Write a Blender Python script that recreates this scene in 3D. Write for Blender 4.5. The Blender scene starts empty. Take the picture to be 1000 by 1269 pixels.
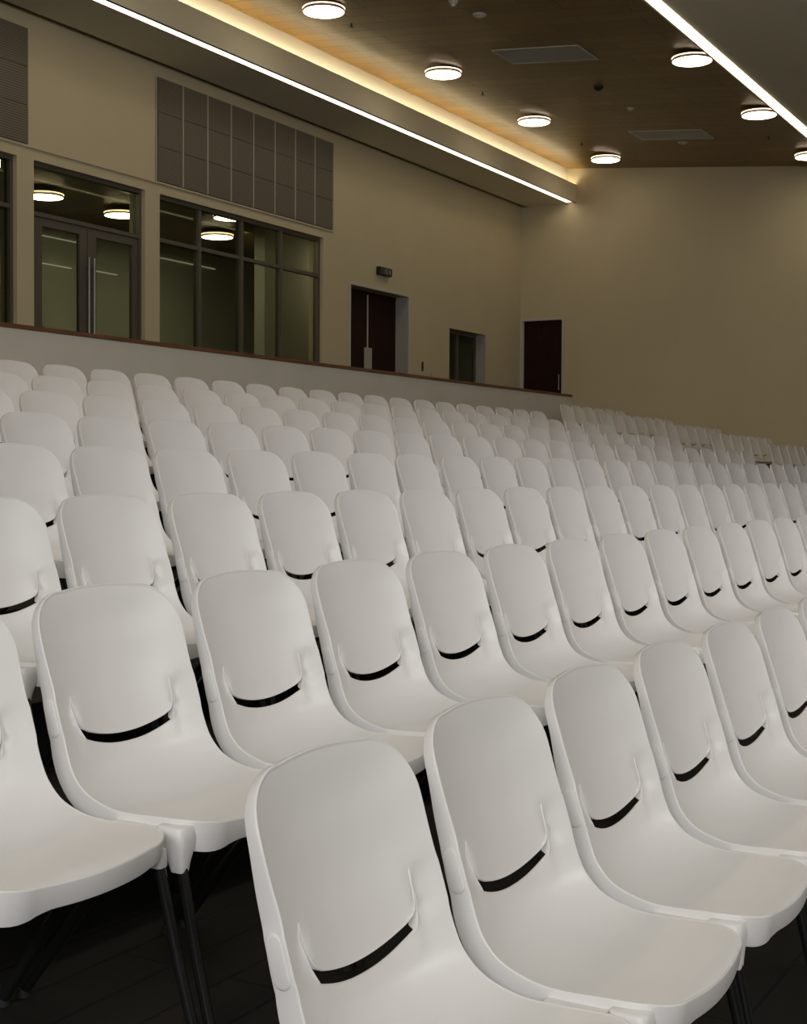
import bpy, bmesh, math, random
from mathutils import Vector, Matrix
from mathutils.geometry import delaunay_2d_cdt

random.seed(4)
scene = bpy.context.scene
COL = scene.collection
PI = math.pi

# ---------------------------------------------------------------- metrics
ZC = 1.267                    # eye height above the lowest tier
SEAT_PITCH = 0.52
ROW_DEPTH = 0.924
ROW_RISE = 0.1757
X_FIRST = 1.8158              # centre of chair 0
Y_FIRST = 1.1031              # back line of the front row
WALL_L = 11.73                # rear wall of the hall (along the rows)
WALL_R = 25.086               # end wall
PARAPET = 10.618
LANDING = 0.86 + ZC
X_MIN, Y_MIN = -5.0, -6.0


# ---------------------------------------------------------------- materials
def mat(name, base=(.8, .8, .8), rough=.5, metal=0.0, spec=.5, emit=None, estr=0.0, coat=0.0):
    m = bpy.data.materials.new(name)
    m.use_nodes = True
    b = m.node_tree.nodes['Principled BSDF']
    b.inputs['Base Color'].default_value = (*base, 1)
    b.inputs['Roughness'].default_value = rough
    b.inputs['Metallic'].default_value = metal
    b.inputs['Specular IOR Level'].default_value = spec
    b.inputs['Coat Weight'].default_value = coat
    if emit:
        b.inputs['Emission Color'].default_value = (*emit, 1)
        b.inputs['Emission Strength'].default_value = estr
    return m


def nodes_of(m):
    return m.node_tree.nodes, m.node_tree.links, m.node_tree.nodes['Principled BSDF']


def add_noise(m, c1, c2, scale=3.0, detail=3.0, bump=0.0, bscale=200.0, vec_scale=None):
    n, l, b = nodes_of(m)
    tc = n.new('ShaderNodeTexCoord')
    src = tc.outputs['Object']
    if vec_scale:
        mp = n.new('ShaderNodeMapping')
        mp.inputs['Scale'].default_value = vec_scale
        l.new(src, mp.inputs['Vector'])
        src = mp.outputs['Vector']
    t = n.new('ShaderNodeTexNoise')
    t.inputs['Scale'].default_value = scale
    t.inputs['Detail'].default_value = detail
    l.new(src, t.inputs['Vector'])
    r = n.new('ShaderNodeValToRGB')
    r.color_ramp.elements[0].color = (*c1, 1)
    r.color_ramp.elements[1].color = (*c2, 1)
    r.color_ramp.elements[0].position = .3
    r.color_ramp.elements[1].position = .7
    l.new(t.outputs['Fac'], r.inputs['Fac'])
    l.new(r.outputs['Color'], b.inputs['Base Color'])
    if bump:
        t2 = n.new('ShaderNodeTexNoise')
        t2.inputs['Scale'].default_value = bscale
        l.new(src, t2.inputs['Vector'])
        bp = n.new('ShaderNodeBump')
        bp.inputs['Strength'].default_value = bump
        bp.inputs['Distance'].default_value = .002
        l.new(t2.outputs['Fac'], bp.inputs['Height'])
        l.new(bp.outputs['Normal'], b.inputs['Normal'])
    return m


def brick_wood(name, c1, c2, mortar, width, height, rough, rot=0.0, grain=1.0, msize=.004, bump=.3):
    m = mat(name, c1, rough, spec=.22)
    n, l, b = nodes_of(m)
    tc = n.new('ShaderNodeTexCoord')
    mp = n.new('ShaderNodeMapping')
    mp.inputs['Rotation'].default_value = (0, 0, rot)
    l.new(tc.outputs['Object'], mp.inputs['Vector'])
    br = n.new('ShaderNodeTexBrick')
    br.inputs['Color1'].default_value = (*c1, 1)
    br.inputs['Color2'].default_value = (*c2, 1)
    br.inputs['Mortar'].default_value = (*mortar, 1)
    br.inputs['Scale'].default_value = 1
    br.inputs['Mortar Size'].default_value = msize
    br.inputs['Mortar Smooth'].default_value = .2
    br.inputs['Brick Width'].default_value = width
    br.inputs['Row Height'].default_value = height
    br.offset = .37
    l.new(mp.outputs['Vector'], br.inputs['Vector'])
    mp2 = n.new('ShaderNodeMapping')
    mp2.inputs['Scale'].default_value = (1.5, 22, 1)
    l.new(mp.outputs['Vector'], mp2.inputs['Vector'])
    ns = n.new('ShaderNodeTexNoise')
    ns.inputs['Scale'].default_value = 2.5
    ns.inputs['Detail'].default_value = 5
    l.new(mp2.outputs['Vector'], ns.inputs['Vector'])
    hs = n.new('ShaderNodeMapRange')
    hs.inputs['To Min'].default_value = 1 - .35 * grain
    hs.inputs['To Max'].default_value = 1 + .35 * grain
    l.new(ns.outputs['Fac'], hs.inputs['Value'])
    mx = n.new('ShaderNodeMix')
    mx.data_type = 'RGBA'
    mx.blend_type = 'MULTIPLY'
    mx.inputs['Factor'].default_value = 1
    l.new(br.outputs['Color'], mx.inputs[6])
    l.new(hs.outputs['Result'], mx.inputs[7])
    l.new(mx.outputs[2], b.inputs['Base Color'])
    bp = n.new('ShaderNodeBump')
    bp.inputs['Strength'].default_value = bump
    bp.inputs['Distance'].default_value = .003
    l.new(br.outputs['Fac'], bp.inputs['Height'])
    bp.invert = True
    l.new(bp.outputs['Normal'], b.inputs['Normal'])
    return m


WARM = (1.0, .87, .66)
M = {}
M['plastic'] = add_noise(mat('white_plastic', (.80, .785, .76), .36, spec=.42), (.795, .77, .75), (.815, .79, .77), 5, 2, .06, 900)
M['black'] = mat('black_metal', (.03, .03, .03), .16, .6, .6, coat=.6)
M['rubber'] = mat('dark_rubber', (.01, .01, .01), .7)
M['wall'] = add_noise(mat('cream_wall', (.5, .43, .27), .75, spec=.2), (.52, .45, .30), (.55, .475, .32), 1.3, 4, .08, 300)
M['parapet'] = add_noise(mat('parapet_paint', (.6, .56, .47), .7, spec=.2), (.74, .70, .61), (.79, .75, .66), 1.6, 4, .06, 300)
M['bulk'] = add_noise(mat('bulkhead_paint', (.45, .4, .27), .7, spec=.2), (.80, .72, .50), (.84, .76, .54), 1, 3)
M['cove'] = mat('cove_paint', (.58, .55, .47), .7, spec=.2)
M['soffit'] = add_noise(mat('soffit_paint', (.36, .34, .27), .75, spec=.2), (.74, .69, .53), (.78, .73, .56), 1, 3)
M['ceil'] = brick_wood('timber_ceiling', (.16, .085, .014), (.235, .128, .022), (.045, .026, .008), 1.2, .3, .30, PI / 2, .6, .009, .5)
M['floor'] = brick_wood('dark_plank_floor', (.0085, .008, .007), (.0125, .0115, .010), (.003, .003, .003), 1.2, .15, .65, 0, 1.0, .005, .5)
M['riser'] = add_noise(mat('dark_riser', (.02, .018, .016), .6), (.014, .013, .012), (.022, .02, .018), 4)
M['cap'] = add_noise(mat('timber_rail', (.12, .045, .02), .45), (.15, .058, .026), (.25, .105, .048), 3, 4, 0, 1, (1, 12, 12))
M['door'] = add_noise(mat('dark_timber_door', (.03, .012, .008), .6, spec=.15), (.015, .005, .0033), (.026, .0085, .0055), 3, 4, 0, 1, (9, 9, 1))
M['frame_w'] = mat('pale_door_frame', (.5, .47, .40), .5)
M['alu'] = mat('dark_aluminium', (.12, .105, .085), .45, .3)
M['steel'] = mat('brushed_steel', (.30, .29, .27), .38, .9)
M['panel'] = None
M['panel_frame'] = mat('panel_frame_paint', (.42, .37, .28), .6)
M['lamp'] = mat('lamp_diffuser', (.9, .9, .9), .5, emit=WARM, estr=18)
M['lampring'] = mat('lamp_ring', (.9, .9, .9), .5, emit=(1, .80, .55), estr=5)
M['foyerlamp'] = mat('foyer_lamp_diffuser', (.9, .9, .9), .5, emit=(1, .88, .66), estr=34)
M['foyerring'] = mat('foyer_lamp_ring', (.9, .9, .9), .5, emit=(1, .75, .45), estr=7)
M['lampbody'] = mat('lamp_body', (.30, .2, .13), .4)
M['led'] = mat('led_strip', (.9, .9, .9), .5, emit=(1, .84, .6), estr=10)
M['led_cove'] = mat('cove_led', (.9, .9, .9), .5, emit=(1, .86, .60), estr=38)
M['led_line'] = mat('slim_line_light', (.9, .9, .9), .5, emit=(1, .95, .8), estr=.55)
M['grille'] = mat('grey_grille', (.46, .46, .44), .5)
M['grille_frame'] = mat('grey_grille_frame', (.6, .58, .52), .5)
M['whitep'] = mat('white_fitting', (.55, .5, .42), .5)
M['dark'] = mat('dark_fitting', (.012, .01, .008), .5)
M['exit_face'] = mat('exit_sign_face', (.02, .03, .022), .4)
M['exit_mark'] = mat('exit_sign_mark', (.10, .14, .11), .5, emit=(.5, .62, .52), estr=.05)
M['exit_arrow'] = mat('exit_sign_arrow', (.4, .42, .38), .5, emit=(.8, .8, .75), estr=.06)
M['foyer_wall'] = add_noise(mat('foyer_wall_paint', (.4, .42, .33), .8), (.42, .41, .35), (.46, .45, .385), 1)
M['foyer_floor'] = mat('foyer_floor', (.03, .03, .025), .6)
M['reveal'] = mat('reveal_paint', (.36, .34, .30), .7)

# acoustic panel: fine horizontal louvres
pm = mat('louvre_panel', (.19, .165, .125), .7, spec=.2)
n_, l_, b_ = nodes_of(pm)
tc_ = n_.new('ShaderNodeTexCoord')
wv_ = n_.new('ShaderNodeTexWave')
wv_.wave_type = 'BANDS'
wv_.bands_direction = 'Z'
wv_.inputs['Scale'].default_value = 11
wv_.inputs['Distortion'].default_value = 0
l_.new(tc_.outputs['Object'], wv_.inputs['Vector'])
rp_ = n_.new('ShaderNodeValToRGB')
rp_.color_ramp.elements[0].color = (.10, .086, .064, 1)
rp_.color_ramp.elements[1].color = (.195, .168, .128, 1)
l_.new(wv_.outputs['Fac'], rp_.inputs['Fac'])
l_.new(rp_.outputs['Color'], b_.inputs['Base Color'])
M['panel'] = pm


def glass(name, tint=(.5, .52, .45), refl=.5):
    m = bpy.data.materials.new(name)
    m.use_nodes = True
    nt = m.node_tree
    nt.nodes.clear()
    out = nt.nodes.new('ShaderNodeOutputMaterial')
    tr = nt.nodes.new('ShaderNodeBsdfTransparent')
    tr.inputs['Color'].default_value = (*tint, 1)
    gl = nt.nodes.new('ShaderNodeBsdfGlossy')
    gl.inputs['Roughness'].default_value = .02
    gl.inputs['Color'].default_value = (.8, .8, .75, 1)
    fr = nt.nodes.new('ShaderNodeFresnel')
    fr.inputs['IOR'].default_value = 1.45
    mu = nt.nodes.new('ShaderNodeMath')
    mu.operation = 'MULTIPLY'
    mu.inputs[1].default_value = refl
    mx = nt.nodes.new('ShaderNodeMixShader')
    nt.links.new(fr.outputs[0], mu.inputs[0])
    nt.links.new(mu.outputs[0], mx.inputs[0])
    nt.links.new(tr.outputs[0], mx.inputs[1])
    nt.links.new(gl.outputs[0], mx.inputs[2])
    nt.links.new(mx.outputs[0], out.inputs['Surface'])
    return m


M['glass'] = glass('tinted_glass', (.70, .72, .62), .04)


# ---------------------------------------------------------------- object helpers
def tag(o, label=None, cat=None, group=None, kind=None):
    if label:
        o['label'] = label
    if cat:
        o['category'] = cat
    if group:
        o['group'] = group
    if kind:
        o['kind'] = kind
    return o


def empty(name, loc=(0, 0, 0), rz=0.0):
    o = bpy.data.objects.new(name, None)
    COL.objects.link(o)
    o.location = loc
    o.rotation_euler = (0, 0, rz)
    o.empty_display_size = .1
    return o


def mesh_obj(name, bm, m, parent=None, smooth=False, loc=None, sharp=50):
    me = bpy.data.meshes.new(name)
    bm.normal_update()
    bm.to_mesh(me)
    bm.free()
    for mm in (m if isinstance(m, (list, tuple)) else [m]):
        me.materials.append(mm)
    if smooth:
        for p in me.polygons:
            p.use_smooth = True
        me.set_sharp_from_angle(angle=math.radians(sharp))
    o = bpy.data.objects.new(name, me)
    COL.objects.link(o)
    if parent:
        o.parent = parent
    if loc:
        o.location = loc
    return o


def bx(bm, x0, x1, y0, y1, z0, z1, mi=0):
    vs = [bm.verts.new((x, y, z)) for x in (x0, x1) for y in (y0, y1) for z in (z0, z1)]
    for f in ((0, 1, 3, 2), (4, 6, 7, 5), (0, 4, 5, 1), (2, 3, 7, 6), (0, 2, 6, 4), (1, 5, 7, 3)):
        fa = bm.faces.new([vs[i] for i in f])
        fa.material_index = mi
    return vs


def box(name, x0, x1, y0, y1, z0, z1, m, parent=None, bevel=0.0):
    bm = bmesh.new()
    bx(bm, x0, x1, y0, y1, z0, z1)
    if bevel:
        bmesh.ops.bevel(bm, geom=list(bm.edges), offset=bevel, segments=2, affect='EDGES', profile=.6)
    return mesh_obj(name, bm, m, parent)


def tube(bm, pts, r, seg=12, cap=True):
    """swept tube through pts; r a radius or a list of radii"""
    pts = [Vector(p) for p in pts]
    rs = r if isinstance(r, (list, tuple)) else [r] * len(pts)
    rings = []
    for i, p in enumerate(pts):
        t = (pts[min(i + 1, len(pts) - 1)] - pts[max(i - 1, 0)]).normalized()
        a = Vector((1, 0, 0)) if abs(t.x) < .9 else Vector((0, 1, 0))
        u = t.cross(a).normalized()
        v = t.cross(u)
        rings.append([bm.verts.new(p + (u * math.cos(2 * PI * k / seg) + v * math.sin(2 * PI * k / seg)) * rs[i]) for k in range(seg)])
    for a, b in zip(rings, rings[1:]):
        for k in range(seg):
            bm.faces.new((a[k], a[(k + 1) % seg], b[(k + 1) % seg], b[k]))
    if cap:
        bm.faces.new(rings[0][::-1])
        bm.faces.new(rings[-1])


def lathe(bm, prof, seg=40, cx=0, cy=0):
    rings = []
    for r, z in prof:
        if r < 1e-6:
            rings.append([bm.verts.new((cx, cy, z))])
        else:
            rings.append([bm.verts.new((cx + r * math.cos(2 * PI * k / seg), cy + r * math.sin(2 * PI * k / seg), z)) for k in range(seg)])
    for a, b in zip(rings, rings[1:]):
        for k in range(seg):
            k2 = (k + 1) % seg
            if len(a) == 1:
                bm.faces.new((a[0], b[k2], b[k]))
            elif len(b) == 1:
                bm.faces.new((a[k], a[k2], b[0]))
            else:
                bm.faces.new((a[k], a[k2], b[k2], b[k]))


def copy_tree(o, parent=None):
    c = o.copy()
    COL.objects.link(c)
    c.parent = parent
    for ch in list(KIDS.get(o.name, [])):
        copy_tree(ch, c)
    return c


KIDS = {}


def index_kids(root):
    KIDS[root.name] = list(root.children)
    for ch in root.children:
        index_kids(ch)


# ================================================================ THE CHAIR
H_TIP = 0.625       # height of the slit tips above the floor
# edge profile (y, z relative to the slit tips), from the top of the back to the front of the seat
CTRL = [(.0665, .216), (.0515, .170), (.0335, .12), (.0150, .06), (-.0045, 0), (-.0230, -.06), (-.038, -.11), (-.0565, -.150),
        (-.092, -.184), (-.150, -.205), (-.208, -.210), (-.265, -.208), (-.318, -.2065), (-.355, -.2085), (-.381, -.214), (-.397, -.2215)]


def catmull(P, n=24):
    out = []
    Q = [(2 * P[0][0] - P[1][0], 2 * P[0][1] - P[1][1])] + P + [(2 * P[-1][0] - P[-2][0], 2 * P[-1][1] - P[-2][1])]
    for i in range(1, len(Q) - 2):
        p0, p1, p2, p3 = Q[i - 1:i + 3]
        for k in range(n):
            t = k / n
            out.append(tuple(.5 * (2 * p1[a] + (p2[a] - p0[a]) * t + (2 * p0[a] - 5 * p1[a] + 4 * p2[a] - p3[a]) * t * t
                                   + (3 * p1[a] - p0[a] - 3 * p2[a] + p3[a]) * t ** 3) for a in (0, 1)))
    out.append(P[-1])
    return out


PROF = catmull(CTRL)
ARC = [0.0]
for a, b in zip(PROF, PROF[1:]):
    ARC.append(ARC[-1] + math.hypot(b[0] - a[0], b[1] - a[1]))
T_END = ARC[-1]


def prof(t):
    t = min(max(t, 0), T_END - 1e-9)
    lo, hi = 0, len(ARC) - 1
    while hi - lo > 1:
        m = (lo + hi) // 2
        if ARC[m] <= t:
            lo = m
        else:
            hi = m
    f = (t - ARC[lo]) / (ARC[hi] - ARC[lo])
    return tuple(PROF[lo][a] * (1 - f) + PROF[hi][a] * f for a in (0, 1))


def ptan(t):
    a, b = prof(t - .006), prof(t + .006)
    d = Vector((b[0] - a[0], b[1] - a[1]))
    return d.normalized()


def t_of_z(z):
    """arc position on the back for a height z"""
    for i in range(1, len(PROF)):
        (za, zb) = PROF[i - 1][1], PROF[i][1]
        if zb <= z:
            f = (za - z) / (za - zb) if za > zb else 0
            return ARC[i - 1] + (ARC[i] - ARC[i - 1]) * min(max(f, 0), 1)
    return T_END


def lerp_tab(tab, t):
    if t <= tab[0][0]:
        return tab[0][1]
    for (a, va), (b, vb) in zip(tab, tab[1:]):
        if t <= b:
            f = (t - a) / (b - a)
            f = f * f * (3 - 2 * f)
            return va + (vb - va) * f
    return tab[-1][1]


T0 = t_of_z(0)
W_TAB = [(0, .222), (t_of_z(.1), .2225), (T0 - .012, .2195), (T0 + .004, .2225), (t_of_z(-.066), .2225), (t_of_z(-.076), .2205),
         (t_of_z(-.18), .2245), (t_of_z(-.205) + .06, .227), (T_END, .227)]
C_TAB = [(0, .020), (t_of_z(.12), .032), (T0, .037), (t_of_z(-.09), .039), (t_of_z(-.13), .036), (t_of_z(-.19), .024), (t_of_z(-.205) + .08, .013), (T_END - .08, .009), (T_END, .002)]
D_TAB = [(0, .014), (t_of_z(.14), .021), (T0, .034), (t_of_z(-.06), .037), (t_of_z(-.12), .042), (t_of_z(-.19), .044), (t_of_z(-.205) + .05, .030), (T_END - .16, .030), (T_END - .07, .038), (T_END, .041)]
TZ_A, TZ_B = t_of_z(-.004), t_of_z(-.072)


def sstep(a, b, x):
    f = min(max((x - a) / (b - a), 0), 1)
    return f * f * (3 - 2 * f)


def surf(x, t):
    w = lerp_tab(W_TAB, t)
    y, z = prof(t)
    d = ptan(t)
    n = Vector((d.y, -d.x))          # towards the sitter
    u = min(abs(x) / w, 1)
    off = -lerp_tab(C_TAB, t) * (1 - u ** 2.2)
    # recessed stiffening band on both side arms
    off -= .0050 * sstep(.160, .166, abs(x)) * sstep(TZ_A, TZ_A + .006, t) * (1 - sstep(TZ_B - .006, TZ_B, t)) * (1 - sstep(.2, .214, abs(x)))
    # the flexible tongue stands a little proud above the slot
    off += .004 * (1 - sstep(.148, .157, abs(x))) * sstep(T0 - .05, T0 + .05, t) * (1 - sstep(t_of_z(-.112), t_of_z(-.135), t))
    return Vector((x, y + n.x * off, z + n.y * off)), Vector((0, n.x, n.y)), Vector((0, d.x, d.y))


def outline():
    """right half of the outline in (x, t), from top centre to front centre"""
    pts = []
    r = .108
    arch = .008
    tc = r + arch
    xc = lerp_tab(W_TAB, tc) - r
    for k in range(9):
        x = xc * k / 9
        pts.append((x, arch * (x / xc) ** 2))
    for k in range(0, 15):
        a = PI / 2 * k / 14
        # slightly squarer than a circle
        e = .92
        pts.append((xc + r * math.sin(a) ** e, tc - r * math.cos(a) ** e))
    rb = .085
    bulge = .012
    tb = T_END - rb - bulge
    n = 36
    for k in range(1, n):
        t = tc + (tb - tc) * k / n
        pts.append((lerp_tab(W_TAB, t), t))
    xb = lerp_tab(W_TAB, tb) - rb
    for k in range(0, 13):
        a = PI / 2 * k / 12
        pts.append((xb + rb * math.cos(a), tb + rb * math.sin(a)))
    for k in range(1, 10):
        x = xb * (1 - k / 9)
        pts.append((x, T_END - bulge * (x / xb) ** 2))
    return pts


half = outline()
OUT = half + [(-x, t) for x, t in half[-2:0:-1]]          # closed loop


def slot_loop():
    tl = lambda z: t_of_z(z)
    low = []
    for k in range(0, 21):                        # lower edge left -> right (a shallow smile)
        x = -.141 + .282 * k / 20
        low.append((x, tl(-.1125 + .0225 * (abs(x) / .15) ** 2.1)))
    right = [(.1470, tl(-.0855)), (.1520, tl(-.076)), (.1565, tl(-.064)), (.1605, tl(-.050)), (.1628, tl(-.036)), (.1640, tl(-.022)), (.1632, tl(-.006)),
             (.1606, tl(-.0005)), (.1582, tl(-.006)), (.1573, tl(-.022)), (.1553, tl(-.040)), (.1518, tl(-.0515)), (.1468, tl(-.0613)), (.1405, tl(-.0688))]
    up = []
    for k in range(1, 20):
        x = .135 - .270 * k / 20
        up.append((x, tl(-.0915 + .0235 * (abs(x) / .15) ** 2.1)))
    left = [(-x, t) for x, t in right[::-1]]
    return low + right + up + left


SLOT = slot_loop()


def inside(p, poly):
    c = False
    j = len(poly) - 1
    for i in range(len(poly)):
        (xi, yi), (xj, yj) = poly[i], poly[j]
        if (yi > p[1]) != (yj > p[1]) and p[0] < (xj - xi) * (p[1] - yi) / (yj - yi) + xi:
            c = not c
        j = i
    return c


def build_shell():
    nb, ns = len(OUT), len(SLOT)
    pts = [Vector(p) for p in OUT] + [Vector(p) for p in SLOT]
    edges = [(i, (i + 1) % nb) for i in range(nb)] + [(nb + i, nb + (i + 1) % ns) for i in range(ns)]
    # tight support loops keep the rims crisp
    for loop, off in ((OUT, .0032), (SLOT, .0026)):
        L = len(loop)
        for i, p in enumerate(loop):
            d2 = (Vector(loop[(i + 1) % L]) - Vector(loop[i - 1])).normalized()
            for n2 in (Vector((d2.y, -d2.x)), Vector((-d2.y, d2.x))):
                q = Vector(p) + n2 * off
                if inside(q, OUT) and not inside(q, SLOT):
                    if min((o.x - q.x) ** 2 + (o.y - q.y) ** 2 for o in pts) > (off * .6) ** 2:
                        pts.append(q)
                    break
    bd = list(pts)
    step = .0165
    row = 0
    t = step * .6
    while t < T_END:
        x = -.27 + (step / 2 if row % 2 else 0)
        while x < .27:
            p = (x, t)
            if inside(p, OUT) and not inside(p, SLOT):
                if min((q.x - x) ** 2 + (q.y - t) ** 2 for q in bd) > .0085 ** 2:
                    pts.append(Vector(p))
            x += step
        t += step * .866
        row += 1
    vs, es, fs, *_ = delaunay_2d_cdt([Vector((p.x, p.y)) for p in pts], edges, [], 0, 1e-6)
    bm = bmesh.new()
    vv = []
    for p in vs:
        vv.append(bm.verts.new(surf(p.x, p.y)[0]))
    for f in fs:
        c = sum((Vector(vs[i]) for i in f), Vector((0, 0))) / len(f)
        if inside(c, OUT) and not inside(c, SLOT):
            q = [vv[i] for i in f]
            a, b, d = (Vector(vs[i]) for i in f[:3])
            if (b - a).cross(d - a) < 0:
                q.reverse()
            bm.faces.new(q[::-1])

    # map outline vertices
    def find(p):
        return min(range(len(vs)), key=lambda i: (vs[i].x - p[0]) ** 2 + (vs[i].y - p[1]) ** 2)

    # outer flange
    rings = []
    L = len(OUT)
    for i, p in enumerate(OUT):
        a, b = Vector(OUT[i - 1]), Vector(OUT[(i + 1) % L])
        d2 = (b - a).normalized()
        n2 = Vector((d2.y, -d2.x))
        if n2.dot(Vector((p[0], p[1] - T_END / 2))) < 0:
            n2 = -n2
        P, N, T = surf(*p)
        B = (Vector((1, 0, 0)) * n2.x + T * n2.y).normalized()
        dep = lerp_tab(D_TAB, p[1])
        if p[1] > T_END - .12:           # apron swells towards the leg sockets
            dep += (.020 if p[0] < 0 else -.008) * sstep(.10, .20, abs(p[0])) * sstep(T_END - .12, T_END - .07, p[1])
        down = sstep(t_of_z(-.205) + .02, T_END - .10, p[1])
        N = (N * (1 - down) + Vector((0, -.12, 1)).normalized() * down).normalized()
        if down > .01:
            B = Vector((B.x, B.y, B.z * (1 - down))).normalized()
        base = vv[find(p)]
        ring = [base]
        for bo, no in ((.0014, .0013), (.0030, .0012), (.0043, -.0004), (.0047, -.0026), (.0042, -dep + .002), (.0036, -dep), (.001, -dep), (.0005, -.009)):
            ring.append(bm.verts.new(P + B * bo + N * no))
        rings.append(ring)
    for i in range(L):
        a, b = rings[i], rings[(i + 1) % L]
        for k in range(len(a) - 1):
            if a[k] is b[k]:
                continue
            bm.faces.new((a[k], a[k + 1], b[k + 1], b[k]))
    # slot lip
    rings = []
    L = len(SLOT)
    for i, p in enumerate(SLOT):
        P, N, T = surf(*p)
        base = vv[find(p)]
        a, b = Vector(SLOT[i - 1]), Vector(SLOT[(i + 1) % L])
        d2 = (b - a).normalized()
        n2 = Vector((d2.y, -d2.x))
        q = Vector(p) + n2 * .002
        if not inside(q, SLOT):
            n2 = -n2
        B = (Vector((1, 0, 0)) * n2.x + T * n2.y).normalized()
        rings.append([base, bm.verts.new(P + B * .0008 + N * .0012), bm.verts.new(P + B * .0020 + N * .0006), bm.verts.new(P + B * .0024 - N * .0015), bm.verts.new(P + B * .0022 - N * (.0045 + .012 * sstep(.140, .147, abs(p[0]))))])
    for i in range(L):
        a, b = rings[i], rings[(i + 1) % L]
        for k in range(4):
            bm.faces.new((a[k], b[k], b[k + 1], a[k + 1]))
    bmesh.ops.recalc_face_normals(bm, faces=list(bm.faces))
    for v in bm.verts:
        v.co.z += H_TIP
    return bm


def side_pad(sgn):
    """rounded rectangular link pad on the outside of the side flange"""
    bm = bmesh.new()
    ta, tb = t_of_z(.002), t_of_z(-.076)
    na, nb_ = -.005, -.033
    out = []
    r = .0135
    loop = []
    for (ct, cn, a0) in ((tb - r, na - r, 0), (ta + r, na - r, PI / 2), (ta + r, nb_ + r, PI), (tb - r, nb_ + r, 1.5 * PI)):
        for k in range(6):
            a = a0 + PI / 2 * k / 5
            loop.append((ct + r * math.cos(a), cn + r * math.sin(a)))
    rings = []
    ct = sum(p[0] for p in loop) / len(loop)
    cn = sum(p[1] for p in loop) / len(loop)
    for (s, o) in ((1, 0.0), (1, .0022), (.95, .0036), (.88, .0040)):
        ring = []
        for (t, nn) in loop:
            t2, n2 = ct + (t - ct) * s, cn + (nn - cn) * s
            y, z = prof(t2)
            d = ptan(t2)
            w = lerp_tab(W_TAB, t2)
            ring.append(bm.verts.new((sgn * (w + .0025 + o), y + d.y * n2, z - d.x * n2 + H_TIP)))
        rings.append(ring)
    L = len(loop)
    for a, b in zip(rings, rings[1:]):
        for k in range(L):
            bm.faces.new((a[k], a[(k + 1) % L], b[(k + 1) % L], b[k]))
    bm.faces.new(rings[-1])
    bmesh.ops.recalc_face_normals(bm, faces=list(bm.faces))
    return bm


def leg_socket(sgn):
    bm = bmesh.new()
    z0 = H_TIP
    # (z, half x, half y, centre x, centre y)
    levels = [(-.2160, .0270, .030, .2275, -.322), (-.2185, .0295, .0330, .2275, -.322), (-.238, .0295, .0335, .2275, -.324), (-.262, .0240, .0270, .2325, -.330),
              (-.285, .0165, .0190, .2390, -.338), (-.298, .0138, .0160, .2410, -.341), (-.302, .0125, .0145, .2410, -.341)]
    if sgn > 0:
        levels = [(-.240, .010, .016, .2140, -.338), (-.243, .0125, .019, .2140, -.338), (-.262, .0135, .018, .2160, -.339), (-.274, .0140, .0155, .2180, -.340), (-.278, .0128, .014, .2180, -.340)]
    rings = []
    for z, hx, hy, xc, yc in levels:
        ring = []
        for k in range(24):
            a = 2 * PI * k / 24
            c, s = math.cos(a), math.sin(a)
            e = .5
            xx = hx * math.copysign(abs(c) ** e, c)
            yy = hy * math.copysign(abs(s) ** e, s)
            ring.append(bm.verts.new((sgn * xc + xx, yc + yy, z0 + z)))
        rings.append(ring)
    for a, b in zip(rings, rings[1:]):
        for k in range(24):
            bm.faces.new((a[k], a[(k + 1) % 24], b[(k + 1) % 24], b[k]))
    bm.faces.new(rings[0])
    bm.faces.new(rings[-1][::-1])
    bmesh.ops.recalc_face_normals(bm, faces=list(bm.faces))
    return bm


def link_ledge(sgn):
    """low moulded ledge beside the seat, where the chairs link"""
    bm = bmesh.new()
    x0, x1 = (.224, .253) if sgn > 0 else (-.253, -.224)
    bx(bm, x0, x1, -.290, -.175, H_TIP - .240, H_TIP - .2235)
    bmesh.ops.bevel(bm, geom=list(bm.edges), offset=.003, segments=2, affect='EDGES')
    return bm


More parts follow.
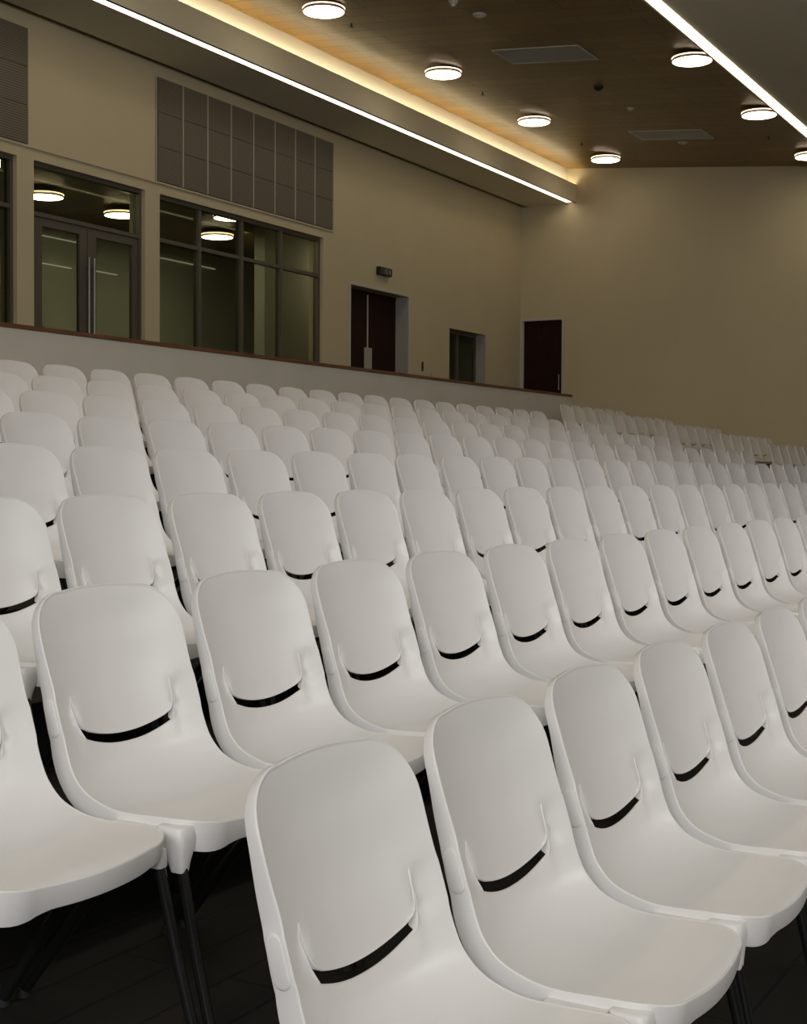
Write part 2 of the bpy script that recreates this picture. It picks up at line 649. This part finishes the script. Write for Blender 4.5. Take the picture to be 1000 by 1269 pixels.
def make_chair():
    root = empty('auditorium_chair')
    tag(root, cat='chair', group='white auditorium chairs in raked rows')
    mesh_obj('seat_shell', build_shell(), M['plastic'], root, True)
    for s in (-1, 1):
        mesh_obj('side_pad', side_pad(s), M['plastic'], root, True)
        mesh_obj('leg_socket', leg_socket(s), M['plastic'], root, True)
        mesh_obj('link_ledge', link_ledge(s), M['plastic'], root, True)
    for s in (-1, 1):
        bm = bmesh.new()
        xt = .2410 if s < 0 else .2190
        tube(bm, [(s * xt, -.340, H_TIP - .268), (s * (xt * .4 + .239 * .6), -.384, .15), (s * .239, -.418, .014)], .0115, 14)
        lg = mesh_obj('leg', bm, M['black'], root, True)
        bm = bmesh.new()
        tube(bm, [(s * .239, -.4185, .02), (s * .239, -.4185, .0)], [.0145, .0155], 14)
        mesh_obj('foot_glide', bm, M['rubber'], lg, True)
        bm = bmesh.new()
        tube(bm, [(s * .205, -.235, H_TIP - .262), (s * .218, -.09, H_TIP - .40), (s * .232, .075, .014)], .0135, 14)
        lg = mesh_obj('leg', bm, M['black'], root, True)
        bm = bmesh.new()
        tube(bm, [(s * .232, .076, .02), (s * .232, .076, .0)], [.0150, .0165], 14)
        mesh_obj('foot_glide', bm, M['rubber'], lg, True)
    bm = bmesh.new()
    for s in (-1, 1):
        tube(bm, [(s * .212, -.320, H_TIP - .262), (s * .205, -.225, H_TIP - .262), (s * .203, -.15, H_TIP - .255)], .0115, 10)
    tube(bm, [(-.205, -.235, H_TIP - .264), (.205, -.235, H_TIP - .264)], .0115, 10)
    tube(bm, [(-.212, -.312, H_TIP - .262), (.212, -.312, H_TIP - .262)], .0115, 10)
    mesh_obj('under_frame', bm, M['black'], root, True)
    return root


PROTO = make_chair()
index_kids(PROTO)

ORD = ['zeroth', 'first', 'second', 'third', 'fourth', 'fifth', 'sixth', 'seventh', 'eighth', 'ninth', 'tenth', 'eleventh', 'twelfth',
       'thirteenth', 'fourteenth', 'fifteenth', 'sixteenth', 'seventeenth', 'eighteenth', 'nineteenth', 'twentieth', 'twenty-first',
       'twenty-second', 'twenty-third', 'twenty-fourth', 'twenty-fifth', 'twenty-sixth', 'twenty-seventh', 'twenty-eighth']
ROWNAME = ['front row', 'second row', 'third row', 'fourth row', 'fifth row', 'sixth row', 'seventh row', 'eighth row']
FARROW = {9: 'topmost row', 8: 'second row from top', 7: 'third row from top', 6: 'fourth row from top', 5: 'lowest visible row'}

first = [True]


def place_chair(k, j, label):
    if first[0]:
        c = PROTO
        first[0] = False
    else:
        c = copy_tree(PROTO)
    jx = random.uniform(-.0015, .0015)
    c.location = (X_FIRST + SEAT_PITCH * k + jx, Y_FIRST + ROW_DEPTH * j + random.uniform(-.002, .002) * (1 if j < 3 else 3) + (.002 if (k, j) == (0, 0) else 0), ROW_RISE * j)
    c.rotation_euler = (0, 0, 0)
    c['label'] = label


# rows of the near block: (first chair, last chair) that reach the photo
NEAR = {0: (0, 6), 1: (0, 13), 2: (2, 20), 3: (4, 27), 4: (5, 29), 5: (7, 29), 6: (9, 29), 7: (11, 29)}
for j, (ka, kb) in NEAR.items():
    for k in range(ka, kb + 1):
        i = k - ka + 1
        if j == 0:
            lab = 'white moulded chair in the front row, ' + (ORD[i] + ' from its open left end' if i > 1 else 'at its open left end')
        elif i == 1:
            lab = 'white moulded chair in the %s, cut by the left edge of the photo' % ROWNAME[j]
        else:
            lab = 'white moulded chair in the %s, %s from the left edge of the photo' % (ROWNAME[j], ORD[i])
        place_chair(k, j, lab)
FAR = {5: (38, 42), 6: (38, 44), 7: (38, 44), 8: (38, 44), 9: (39, 44)}
for j, (ka, kb) in FAR.items():
    for k in range(ka, kb + 1):
        i = k - ka + 1
        place_chair(k, j, 'white chair in far block by end wall, %s, %s from the aisle' % (FARROW[j], ORD[i]))


# ================================================================ THE HALL
def zz(v):
    return v + ZC


# ---- tiers
bm = bmesh.new()
edges_y = [Y_MIN] + [Y_FIRST + ROW_DEPTH * j + .25 for j in range(0, 10)] + [PARAPET]
for j in range(11):
    y0, y1 = edges_y[j], edges_y[j + 1]
    bx(bm, X_MIN, WALL_R, y0, y1, -.4, ROW_RISE * j)
tag(mesh_obj('floor', bm, M['floor']), 'dark planked floor rising in shallow tiers under the chairs', 'floor', kind='structure')
bm = bmesh.new()
bx(bm, X_MIN, WALL_R, PARAPET + .12, WALL_L + .3, LANDING - .3, LANDING)
tag(mesh_obj('floor', bm, M['floor']), 'raised landing floor behind the parapet wall', 'floor', kind='structure')

# ---- parapet and its timber rail
bm = bmesh.new()
bx(bm, X_MIN, WALL_R, PARAPET, PARAPET + .12, -.4, zz(1.44))
tag(mesh_obj('wall_parapet', bm, M['parapet']), 'pale parapet wall running behind the top row of chairs', 'wall', kind='structure')
bm = bmesh.new()
bx(bm, X_MIN, WALL_R - .03, PARAPET - .02, PARAPET + .15, zz(1.44), zz(1.487))
bmesh.ops.bevel(bm, geom=list(bm.edges), offset=.006, segments=2, affect='EDGES')
tag(mesh_obj('trim_1', bm, M['cap']), 'reddish brown timber rail capping the parapet wall', 'rail', kind='structure')

# ---- rear wall with openings
WT = .26                      # wall thickness
Z_TOP = zz(5.35)
OPEN = [(8.6, 11.655, zz(3.545)), (11.92, 13.865, zz(3.545)), (14.15, 18.0, zz(3.545)), (18.785, 20.635, zz(2.935)), (22.12, 23.57, zz(2.553))]
bm = bmesh.new()
x = X_MIN
for a, b, top in OPEN:
    bx(bm, x, a, WALL_L, WALL_L + WT, LANDING - .05, Z_TOP)
    bx(bm, a, b, WALL_L, WALL_L + WT, top, Z_TOP)
    x = b
bx(bm, x, WALL_R, WALL_L, WALL_L + WT, LANDING - .05, Z_TOP)
tag(mesh_obj('wall_rear', bm, M['wall']), 'long cream rear wall with glazed openings above the parapet', 'wall', kind='structure')
# slim ledge above the windows and below the louvre panels
bm = bmesh.new()
bx(bm, X_MIN, 18.26, WALL_L - .022, WALL_L, zz(3.668), zz(3.69))
tag(mesh_obj('trim_2', bm, M['wall']), 'slim cream ledge between the windows and the louvred panels', 'ledge', kind='structure')

# ---- end wall
bm = bmesh.new()
DA, DB, DT = 10.835, 11.672, zz(2.945)
bx(bm, WALL_R, WALL_R + .25, Y_MIN, DA, -.4, zz(6.4))
bx(bm, WALL_R, WALL_R + .25, DB, WALL_L + WT, -.4, zz(6.4))
bx(bm, WALL_R, WALL_R + .25, DA, DB, DT, zz(6.4))
bx(bm, WALL_R, WALL_R + .25, DA, DB, -.4, LANDING)
tag(mesh_obj('wall_end', bm, M['wall']), 'plain cream end wall at the far end of the rows', 'wall', kind='structure')
bm = bmesh.new()
bx(bm, X_MIN - .2, X_MIN, Y_MIN, WALL_L + WT, -.4, zz(6.4))
tag(mesh_obj('wall_near', bm, M['wall']), 'cream wall behind the viewer, outside the photo', 'wall', kind='structure')
bm = bmesh.new()
bx(bm, X_MIN, WALL_R, Y_MIN - .2, Y_MIN, -.4, zz(6.4))
tag(mesh_obj('wall_stage', bm, M['wall']), 'cream stage side wall, outside the photo', 'wall', kind='structure')

# ---- sloping timber ceiling
CA, CB = 4.8568, .0909


def ceil_z(y):
    return zz(CA + CB * y)


ang = math.atan(CB)
Y_C0, Y_C1 = 5.47, 10.762
bm = bmesh.new()
ln = (Y_C1 - Y_C0) / math.cos(ang)
bx(bm, 0, WALL_R - X_MIN, 0, ln, 0, .05)
co = mesh_obj('ceiling', bm, M['ceil'])
co.location = (X_MIN, Y_C0, ceil_z(Y_C0))
co.rotation_euler = (ang, 0, 0)
tag(co, 'sloping timber panelled ceiling over the seats', 'ceiling', kind='structure')

# ---- rear bulkhead with cove
bm = bmesh.new()
bx(bm, X_MIN, WALL_R, 10.575, 10.60, zz(5.158), zz(5.512))           # face
bx(bm, X_MIN, WALL_R, 10.60, 10.782, zz(5.44), zz(5.46))             # trough floor
bx(bm, X_MIN, WALL_R, 10.575, 10.605, zz(5.158), zz(5.165))
tag(mesh_obj('ceiling_bulkhead', bm, M['bulk']), 'olive cream bulkhead face below the glowing cove', 'bulkhead', kind='structure')
bm = bmesh.new()
bx(bm, X_MIN, WALL_R, 10.768, 10.80, zz(5.44), zz(6.0))
tag(mesh_obj('ceiling_cove', bm, M['cove']), 'lit cove wall between bulkhead and timber ceiling', 'cove', kind='structure')
bm = bmesh.new()
bx(bm, X_MIN, WALL_R, 10.725, 11.62, zz(5.165), zz(5.19))
bx(bm, X_MIN, WALL_R, 11.60, 11.62, zz(5.165), zz(5.35))
bx(bm, X_MIN, WALL_R, 11.60, WALL_L + WT, zz(5.33), zz(5.35))
tag(mesh_obj('ceiling_soffit', bm, M['soffit']), 'flat soffit under the rear bulkhead meeting the rear wall', 'soffit', kind='structure')

# ---- front bulkhead soffit
bm = bmesh.new()
bx(bm, X_MIN, WALL_R, 5.445, 5.47, zz(5.19), ceil_z(5.47) + .05)
bx(bm, X_MIN, WALL_R, Y_MIN, 5.31, zz(5.205), zz(5.24))
bx(bm, X_MIN, WALL_R, 5.29, 5.47, zz(5.215), zz(5.24))
tag(mesh_obj('ceiling_front_soffit', bm, M['soffit']), 'flat grey soffit in front of the timber ceiling', 'soffit', kind='structure')


# ---- light strips
def strip(name, x0, x1, y0, y1, z0, z1, m, label):
    return tag(box(name, x0, x1, y0, y1, z0, z1, m), label, 'strip light')


strip('light_strip', X_MIN, WALL_R - .12, 10.607, 10.72, zz(5.163), zz(5.178), M['led'], 'bright strip light along the lower edge of the rear bulkhead')
strip('light_strip', X_MIN, WALL_R - .02, 5.315, 5.44, zz(5.195), zz(5.214), M['led'], 'bright strip light along the edge of the front soffit')
strip('light_strip', X_MIN, WALL_R - .03, 10.612, 10.640, zz(5.461), zz(5.497), M['led_cove'], 'hidden strip light glowing inside the ceiling cove')


# ---- round ceiling lights
def make_round(m_d, m_r, drop):
    root = empty('ceiling_light')
    R = .262
    bm = bmesh.new()
    lathe(bm, [(0, .0), (R - .012, .0), (R - .010, .004), (0, .004)], 48)
    mesh_obj('diffuser', bm, m_d, root, True)
    bm = bmesh.new()
    lathe(bm, [(R - .011, .0), (R - .002, .0), (R, .006), (R, .022), (R - .012, .022), (R - .012, .006), (R - .011, .0)], 48)
    lathe(bm, [(0, .026), (R - .010, .026), (R - .010, .045), (R + .004, .045), (R + .004, .049), (R - .03, .056), (0, .056)], 48)
    mesh_obj('rim', bm, M['lampbody'], root, True)
    bm = bmesh.new()
    lathe(bm, [(R - .008, .034), (R - .001, .035), (R + .001, .038), (R + .001, .042), (R - .002, .044), (R - .008, .044)], 48)
    mesh_obj('halo_ring', bm, m_r, root, True)
    bm = bmesh.new()
    tube(bm, [(0, 0, .02), (0, 0, drop)], .02, 12)
    mesh_obj('stem', bm, M['lampbody'], root, True)
    return root


LP = make_round(M['lamp'], M['lampring'], .095)
index_kids(LP)
spots = []
for i in range(-1, 3):
    spots.append((17.70 + 3.11 * i, 9.515, ['nearest of the ceiling lights beside the glowing cove, at photo top', 'second ceiling light along the glowing cove',
                                         'third ceiling light along the glowing cove', 'farthest ceiling light along the cove, near the end wall'][i + 1]))
for i in range(0, 3):
    spots.append((17.65 + 3.13 * i, 5.845, ['nearest ceiling light beside the front strip light', 'middle ceiling light beside the front strip light',
                                         'farthest ceiling light beside the front strip light, cut by photo edge'][i]))
for i, (x, y, lab) in enumerate(spots):
    o = LP if i == 0 else copy_tree(LP)
    o.location = (x, y, ceil_z(y) - .085)
    tag(o, 'round white ' + lab, 'ceiling light', 'round lights on the timber ceiling')


# ---- ceiling grilles
def grille(x0, x1, y0, y1, label):
    root = empty('ceiling_grille', ((x0 + x1) / 2, (y0 + y1) / 2, ceil_z((y0 + y1) / 2) - .001))
    root.rotation_euler = (ang, 0, 0)
    hx, hy = (x1 - x0) / 2, (y1 - y0) / 2
    bm = bmesh.new()
    f = .03
    bx(bm, -hx, hx, -hy, -hy + f, -.012, 0)
    bx(bm, -hx, hx, hy - f, hy, -.012, 0)
    bx(bm, -hx, -hx + f, -hy + f, hy - f, -.012, 0)
    bx(bm, hx - f, hx, -hy + f, hy - f, -.012, 0)
    mesh_obj('frame', bm, M['grille_frame'], root)
    bm = bmesh.new()
    n = 18
    for k in range(n):
        xx = -hx + f + (2 * hx - 2 * f) * (k + .5) / n
        bx(bm, xx - .012, xx + .012, -hy + f, hy - f, -.008, -.001)
    mesh_obj('louvre', bm, M['grille'], root)
    tag(root, label, 'air grille', 'air grilles in the timber ceiling')


grille(16.90, 17.61, 7.115, 8.37, 'large grey rectangular air grille in the timber ceiling, nearer one')
grille(21.96, 22.65, 7.10, 8.35, 'grey rectangular air grille in the timber ceiling, near the end wall')


# ---- detectors and sprinklers
def ceiling_disc(name, x, y, r, h, m, label, cat, bulb=False):
    root = empty(name, (x, y, ceil_z(y) + .0))
    bm = bmesh.new()
    lathe(bm, [(r, .01), (r, -.008), (r * .92, -h * .55), (r * .55, -h * .9), (0, -h)], 28)
    mesh_obj('body', bm, m, root, True)
    bm = bmesh.new()
    lathe(bm, [(r * .45, -h * .75), (r * .45, -h * 1.12), (r * .3, -h * 1.25), (0, -h * 1.25)], 20)
    mesh_obj('sensor_cap', bm, m, root, True)
    tag(root, label, cat)


ceiling_disc('smoke_detector', 15.38, 7.77, .085, .04, M['whitep'], 'flat pale smoke detector near the top of the photo', 'detector')
ceiling_disc('smoke_detector', 14.75, 7.80, .06, .07, M['whitep'], 'pale domed detector cut by the top of the photo', 'detector')
ceiling_disc('smoke_detector', 19.05, 7.70, .075, .05, M['dark'], 'small dark brown detector between the two air grilles', 'detector')
ceiling_disc('smoke_detector', 20.38, 7.71, .055, .035, M['whitep'], 'small pale detector just short of the far air grille', 'detector')
ceiling_disc('smoke_detector', 22.93, 7.74, .085, .03, M['whitep'], 'flat pale detector between far air grille and end wall', 'detector')
for i, (x, y, lab) in enumerate([(15.37, 9.6, 'tiny sprinkler head near the cove, closest one'), (19.06, 9.57, 'tiny sprinkler head near the cove, between second and third lights'),
                               (22.78, 9.51, 'tiny sprinkler head near the cove, beside the farthest light'),
                               (22.6, 6.2, 'tiny sprinkler head beside the front strip light')]):
    root = empty('sprinkler', (x, y, ceil_z(y)))
    bm = bmesh.new()
    tube(bm, [(0, 0, .01), (0, 0, -.045)], .009, 10)
    mesh_obj('pipe', bm, M['dark'], root, True)
    bm = bmesh.new()
    lathe(bm, [(0, -.044), (.028, -.046), (.028, -.05), (0, -.052)], 16)
    mesh_obj('deflector', bm, M['dark'], root, True)
    tag(root, lab, 'sprinkler', 'sprinkler heads on the timber ceiling')


# ---- louvred acoustic panels on the rear wall
def acoustic(x0, x1, z0, z1, cols, label):
    root = empty('acoustic_panel', (x0, WALL_L, zz(z0)))
    W, H = x1 - x0, z1 - z0
    bm = bmesh.new()
    bx(bm, -.012, W + .012, -.012, -.0015, -.012, H + .012)
    cw = W / cols
    for c in range(1, cols):
        bx(bm, c * cw - .011, c * cw + .011, -.036, -.012, 0, H)
    mesh_obj('backing', bm, M['panel_frame'], root)
    for c in range(cols):
        bm = bmesh.new()
        for r in range(3):
            bx(bm, c * cw + .018, (c + 1) * cw - .018, -.034, -.0125, r * H / 3 + (.003 if r else 0), (r + 1) * H / 3 - (.003 if r < 2 else 0))
        mesh_obj('louvre_column', bm, M['panel'], root)
    tag(root, label, 'acoustic panel', 'louvred acoustic panels on the rear wall')


acoustic(14.065, 18.235, 3.70, 5.015, 8, 'wide louvred acoustic panel of eight columns above the right window')
acoustic(9.72, 11.815, 3.70, 5.0, 4, 'louvred acoustic panel above the left window, cut by photo edge')

# ---- windows
FY = WALL_L + .06             # frame plane


def window(name, x0, x1, top, mull, trans, label):
    root = empty(name, (x0, FY, LANDING))
    W, H = x1 - x0, top - LANDING
    bm = bmesh.new()
    f = .05
    bx(bm, 0, f, 0, .09, 0, H)
    bx(bm, W - f, W, 0, .09, 0, H)
    bx(bm, f, W - f, 0, .09, H - f, H)
    bx(bm, f, W - f, 0, .09, 0, f)
    for m_ in mull:
        bx(bm, m_ - x0 - .028, m_ - x0 + .028, 0, .09, f, H - f)
    tz = trans - LANDING
    xs = [0] + [m_ - x0 for m_ in mull] + [W]
    for a, b in zip(xs, xs[1:]):
        a2 = a + (f if a == 0 else .028)
        b2 = b - (f if b == W else .028)
        bx(bm, a2, b2, .005, .085, tz - .025, tz + .025)
    mesh_obj('frame', bm, M['alu'], root)
    for a, b in zip(xs, xs[1:]):
        for z0, z1 in ((f, tz - .025), (tz + .025, H - f)):
            bm = bmesh.new()
            bx(bm, a + .03, b - .03, .04, .048, z0, z1)
            mesh_obj('pane', bm, M['glass'], root)
    tag(root, label, 'window', kind='structure')


window('window_1', 14.15, 18.0, zz(3.545), (15.06, 16.01, 16.975), zz(2.975), 'wide window of four tall panes with upper lights, right of the glass doors')
window('window_2', 8.6, 11.655, zz(3.545), (9.6, 10.6), zz(2.975), 'glazed window at the left edge of the photo')

# glass double door with transom
root = empty('door_1', (11.92, FY, LANDING))
X0 = 11.92
W, H, DH = 1.945, zz(3.545) - LANDING, zz(2.93) - LANDING
bm = bmesh.new()
bx(bm, 0, .045, 0, .1, 0, H)
bx(bm, W - .045, W, 0, .1, 0, H)
bx(bm, .045, W - .045, 0, .1, H - .045, H)
bx(bm, .045, W - .045, 0, .1, DH, DH + .05)
mesh_obj('frame', bm, M['alu'], root)
bm = bmesh.new()
bx(bm, .04, W - .04, .045, .053, DH + .045, H - .04)
mesh_obj('transom_pane', bm, M['glass'], root)
for a, b, side in ((.05, .968, 1), (.977, W - .05, -1)):
    bm = bmesh.new()
    sl, sr = (.16, .13) if side == 1 else (.15, .10)
    bx(bm, a, a + sl, .02, .07, .01, DH - .008)
    bx(bm, b - sr, b, .02, .07, .01, DH - .008)
    bx(bm, a + sl, b - sr, .02, .07, DH - .10, DH - .008)
    bx(bm, a + sl, b - sr, .02, .07, .01, .16)
    leaf = mesh_obj('door_leaf', bm, M['alu'], root)
    bm = bmesh.new()
    bx(bm, a + sl - .01, b - sr + .01, .041, .049, .15, DH - .09)
    mesh_obj('pane', bm, M['glass'], leaf)
    hx = b - .035 if side == 1 else a + .05
    bm = bmesh.new()
    z0, z1 = zz(1.25) - LANDING, zz(2.56) - LANDING
    tube(bm, [(hx, -.045, z0), (hx, -.045, z1)], .013, 12)
    for z_ in (z0 + .15, z1 - .12):
        tube(bm, [(hx, -.045, z_), (hx, .022, z_)], .009, 10)
    tag(mesh_obj('pull_handle', bm, M['steel'], leaf, True), 'steel pull bar')
tag(root, 'glazed double door with long steel pull bars and glass transom', 'door', kind='structure')

# timber double door in recess
root = empty('door_2', (18.785, WALL_L, LANDING))
W, DH = 1.85, zz(2.935) - LANDING
bm = bmesh.new()
f = .05
bx(bm, -f, 0, -.012, .0, 0, DH + f)
bx(bm, W, W + f, -.012, .0, 0, DH + f)
bx(bm, 0, W, -.012, .0, DH, DH + f)
mesh_obj('architrave', bm, M['frame_w'], root)
bm = bmesh.new()
bx(bm, W - .01, W - .0005, .0, WT, 0, DH)
mesh_obj('jamb', bm, M['reveal'], root)
for a, b in ((.004, .915), (.945, W - .012)):
    bm = bmesh.new()
    bx(bm, a, b, .245, .29, .01, DH - .05)
    leaf = mesh_obj('door_leaf', bm, M['door'], root)
bm = bmesh.new()
bx(bm, .905, .935, .236, .2445, .01, DH - .05)
tag(mesh_obj('meeting_strip', bm, M['frame_w'], root), 'pale meeting strip')
bm = bmesh.new()
bx(bm, .80, 1.03, .22, .235, 0.02, zz(2.02) - LANDING)
tag(mesh_obj('push_plate', bm, M['reveal'], root), 'pale push plate')
bm = bmesh.new()
bx(bm, .004, W - .012, .235, .30, DH - .05, DH)
mesh_obj('head_frame', bm, M['door'], root)
tag(root, 'dark brown double door in recess under the exit sign', 'door', kind='structure')

# small glazed recess
root = empty('window_3', (22.12, WALL_L, LANDING))
W, DH = 1.45, zz(2.553) - LANDING
bm = bmesh.new()
bx(bm, 0, .05, .2, .26, 0, DH)
bx(bm, W - .05, W, .2, .26, 0, DH)
bx(bm, .05, W - .05, .2, .26, DH - .05, DH)
bx(bm, .68, .73, .2, .26, 0, DH - .05)
mesh_obj('frame', bm, M['alu'], root)
for a, b in ((.05, .68), (.73, W - .05)):
    bm = bmesh.new()
    bx(bm, a - .01, b + .01, .225, .233, 0.02, DH - .04)
    mesh_obj('pane', bm, M['glass'], root)
bm = bmesh.new()
bx(bm, W - .01, W - .0005, .0, .2, 0, DH)
mesh_obj('jamb', bm, M['reveal'], root)
tag(root, 'small glazed opening in recess left of the far corner', 'window', kind='structure')

# end wall door
root = empty('door_3', (WALL_R, DA, LANDING))
W, DH = DB - DA, DT - LANDING
bm = bmesh.new()
f = .055
bx(bm, -.02, .0, -f, 0, 0, DH + f)
bx(bm, -.02, .0, W, W + f - .002, 0, DH + f)
bx(bm, -.02, .0, 0, W, DH, DH + f)
bx(bm, 0, .12, 0, .012, 0, DH)
bx(bm, 0, .12, W - .012, W, 0, DH)
mesh_obj('door_frame', bm, M['frame_w'], root)
bm = bmesh.new()
bx(bm, .03, .075, .014, W - .014, .005, DH - .005)
mesh_obj('door_leaf', bm, M['door'], root)
bm = bmesh.new()
z0, z1 = zz(1.585) - LANDING, zz(1.89) - LANDING
tube(bm, [(-.03, .055, z0), (-.03, .055, z1)], .011, 10)
for z_ in (z0 + .03, z1 - .03):
    tube(bm, [(-.03, .055, z_), (.032, .055, z_)], .008, 8)
tag(mesh_obj('pull_handle', bm, M['steel'], root, True), 'steel pull handle')
for hz in (.25, 1.05, 1.85):
    bm = bmesh.new()
    tube(bm, [(.02, W - .012, hz), (.02, W - .012, hz + .1)], .009, 8)
    mesh_obj('hinge', bm, M['steel'], root, True)
tag(root, 'single dark brown door in pale frame on the end wall', 'door', kind='structure')

# ---- exit sign
root = empty('exit_sign', (19.57, WALL_L, zz(3.185)))
box('housing', 0, .39, -.075, 0, 0, .13, M['dark'], root, .006)
box('face', .012, .378, -.078, -.0745, .010, .120, M['exit_face'], root)
bm = bmesh.new()
# running figure
tube(bm, [(.150, -.080, .085), (.162, -.080, .060)], .010, 8)
lathe(bm, [(0, .092), (.009, .098), (.009, .104), (0, .110)], 10, .147, -.081)
tube(bm, [(.162, -.080, .060), (.178, -.080, .045), (.170, -.080, .025)], .005, 8)
tube(bm, [(.162, -.080, .060), (.145, -.080, .045), (.128, -.080, .042)], .005, 8)
tube(bm, [(.152, -.080, .082), (.172, -.080, .074), (.180, -.080, .084)], .004, 8)
tube(bm, [(.152, -.080, .082), (.134, -.080, .074), (.130, -.080, .062)], .004, 8)
# doorway
bx(bm, .195, .232, -.081, -.0785, .022, .108)
mesh_obj('pictogram', bm, M['exit_mark'], root)
bm = bmesh.new()
a0 = [(.270, .06), (.312, .06)]
tube(bm, [(.302, -.080, .095), (.302, -.080, .045)], .007, 8)
vs = [bm.verts.new(v) for v in ((.282, -.081, .052), (.322, -.081, .052), (.302, -.081, .026))]
bm.faces.new(vs)
mesh_obj('arrow', bm, M['exit_arrow'], root)
tag(root, 'small dark green exit sign above the timber double door', 'exit sign')

# ---- switch on the rear wall
root = empty('wall_switch', (21.10, WALL_L, zz(1.72)))
box('plate', 0, .055, -.012, 0, 0, .16, M['dark'], root, .003)
box('rocker', .015, .04, -.016, -.012, .05, .11, M['rubber'], root)
tag(root, 'slim dark wall switch between the double door and recess', 'switch')
root = empty('wall_socket', (21.42, WALL_L, zz(1.66)))
box('plate', 0, .07, -.010, 0, 0, .045, M['whitep'], root, .003)
box('rocker', .02, .05, -.013, -.010, .012, .033, M['dark'], root)
tag(root, 'tiny pale wall plate right of the dark switch', 'switch')

# ================================================================ FOYER BEHIND THE GLASS
FZ = zz(3.86)
bm = bmesh.new()
bx(bm, 7.0, 24.8, 15.6, 15.8, LANDING, FZ)
bx(bm, 6.8, 7.0, WALL_L + WT, 15.8, LANDING, FZ)
bx(bm, 24.8, 25.0, WALL_L + WT, 15.8, LANDING, FZ)
bx(bm, 18.25, 24.8, 13.0, 13.2, LANDING, FZ)
tag(mesh_obj('wall_foyer', bm, M['foyer_wall']), 'dim greenish wall of the foyer seen through the glass', 'wall', kind='structure')
bm = bmesh.new()
bx(bm, 0, 18, 0, 3.62, 0, .05)
fc = mesh_obj('ceiling_foyer', bm, M['ceil'], loc=(6.9, WALL_L + WT, FZ))
tag(fc, 'timber ceiling of the foyer seen through the glass', 'ceiling', kind='structure')
bm = bmesh.new()
bx(bm, 6.9, 24.9, WALL_L + .3, 15.7, LANDING - .3, LANDING)
tag(mesh_obj('floor_foyer', bm, M['foyer_floor']), 'dark floor of the foyer', 'floor', kind='structure')
FLP = make_round(M['foyerlamp'], M['foyerring'], .11)
index_kids(FLP)
for i, (x, y, lab) in enumerate([(14.41, 13.98, 'round foyer lamp cut by the left frame of the glass doors'), (16.0, 13.98, 'round foyer lamp seen through the transom above the glass doors'),
                               (18.2, 13.90, 'round foyer lamp seen through the second pane of the wide window'),
                               (16.93, 12.68, 'round foyer lamp half hidden by the top of the wide window'),
                               (12.62, 12.87, 'round foyer lamp seen through the window at left edge of photo')]):
    o = FLP if i == 0 else copy_tree(FLP)
    o.location = (x, y, zz(3.75))
    tag(o, lab, 'ceiling light', 'round lamps in the foyer')
for x0, x1, z, lab in ((15.7, 16.9, 3.585, 'upper slim line light on the foyer wall behind the left door leaf'),
                       (15.7, 16.65, 3.16, 'lower slim line light on the foyer wall behind the left door leaf'),
                       (17.15, 17.72, 3.19, 'slim line light on the foyer wall behind the right door leaf'),
                       (18.6, 20.35, 3.62, 'slim line light on the foyer wall behind the wide window')):
    tag(box('line_light', x0, x1, 15.575, 15.60, zz(z), zz(z) + .013, M['led_line']), lab, 'line light', 'slim line lights in the foyer')

# ================================================================ LIGHT
def area(name, loc, target, size, size_y, power, color, shape='RECTANGLE'):
    l = bpy.data.lights.new(name, 'AREA')
    l.shape = shape
    l.size = size
    if shape in ('RECTANGLE', 'ELLIPSE'):
        l.size_y = size_y
    l.energy = power
    l.color = color
    o = bpy.data.objects.new(name, l)
    COL.objects.link(o)
    o.location = loc
    d = Vector(target) - Vector(loc)
    o.rotation_euler = d.to_track_quat('-Z', 'Y').to_euler()
    return o


# the rows of round lamps go on above and behind the viewer
for x in (11.45, 8.34, 5.23, 2.12):
    for y in (9.51, 5.85):
        area('house_lamp', (x, y, ceil_z(y) - .09), (x, y, 0),   .5, .5, 11, WARM, 'DISK')
area('foyer_added_fill', (20.3, 12.45, zz(3.75)), (19.6, 12.9, 0), .5, .5, 22, (1, .9, .7), 'DISK')  # extra light added out of view to brighten the foyer partition
# unseen fill lights, added to brighten the chair rows and parapet
area('added_fill', (-3.8, -2.6, 3.2), (7, 4.2, .8), 2.8, 1.8, 405, (.955, .975, 1))
area('added_fill', (-4.2, 0.6, 4.2), (15, 5.5, 1.0), 2.4, 1.6, 250, (.97, .98, 1))
area('added_fill', (6.5, -5.2, 4.2), (14, 7.0, 1.6), 3.6, 1.8, 520, (.985, .98, 1))

w = bpy.data.worlds.new('world')
scene.world = w
w.use_nodes = True
w.node_tree.nodes['Background'].inputs['Color'].default_value = (.02, .02, .018, 1)
w.node_tree.nodes['Background'].inputs['Strength'].default_value = .3

# ================================================================ CAMERA
cam = bpy.data.cameras.new('camera')
cam.sensor_width = 36
cam.sensor_fit = 'AUTO'
cam.lens = 1735.07 / 1269 * 36
cam.clip_end = 200
cam.clip_start = .05
co = bpy.data.objects.new('camera', cam)
COL.objects.link(co)
th, pi_, ro = .5196, -.0292, .0056
fw = Vector((math.cos(th) * math.cos(pi_), math.sin(th) * math.cos(pi_), math.sin(pi_)))
r0 = Vector((math.sin(th), -math.cos(th), 0))
u0 = r0.cross(fw)
r = r0 * math.cos(ro) + u0 * math.sin(ro)
u = r.cross(fw)
mw = Matrix(((r.x, u.x, -fw.x, 0), (r.y, u.y, -fw.y, 0), (r.z, u.z, -fw.z, ZC), (0, 0, 0, 1)))
co.matrix_world = mw
scene.camera = co

scene.view_settings.view_transform = 'Standard'
scene.view_settings.look = 'None'
scene.view_settings.gamma = 1
scene.view_settings.use_curve_mapping = False
scene.view_settings.exposure = -0.98
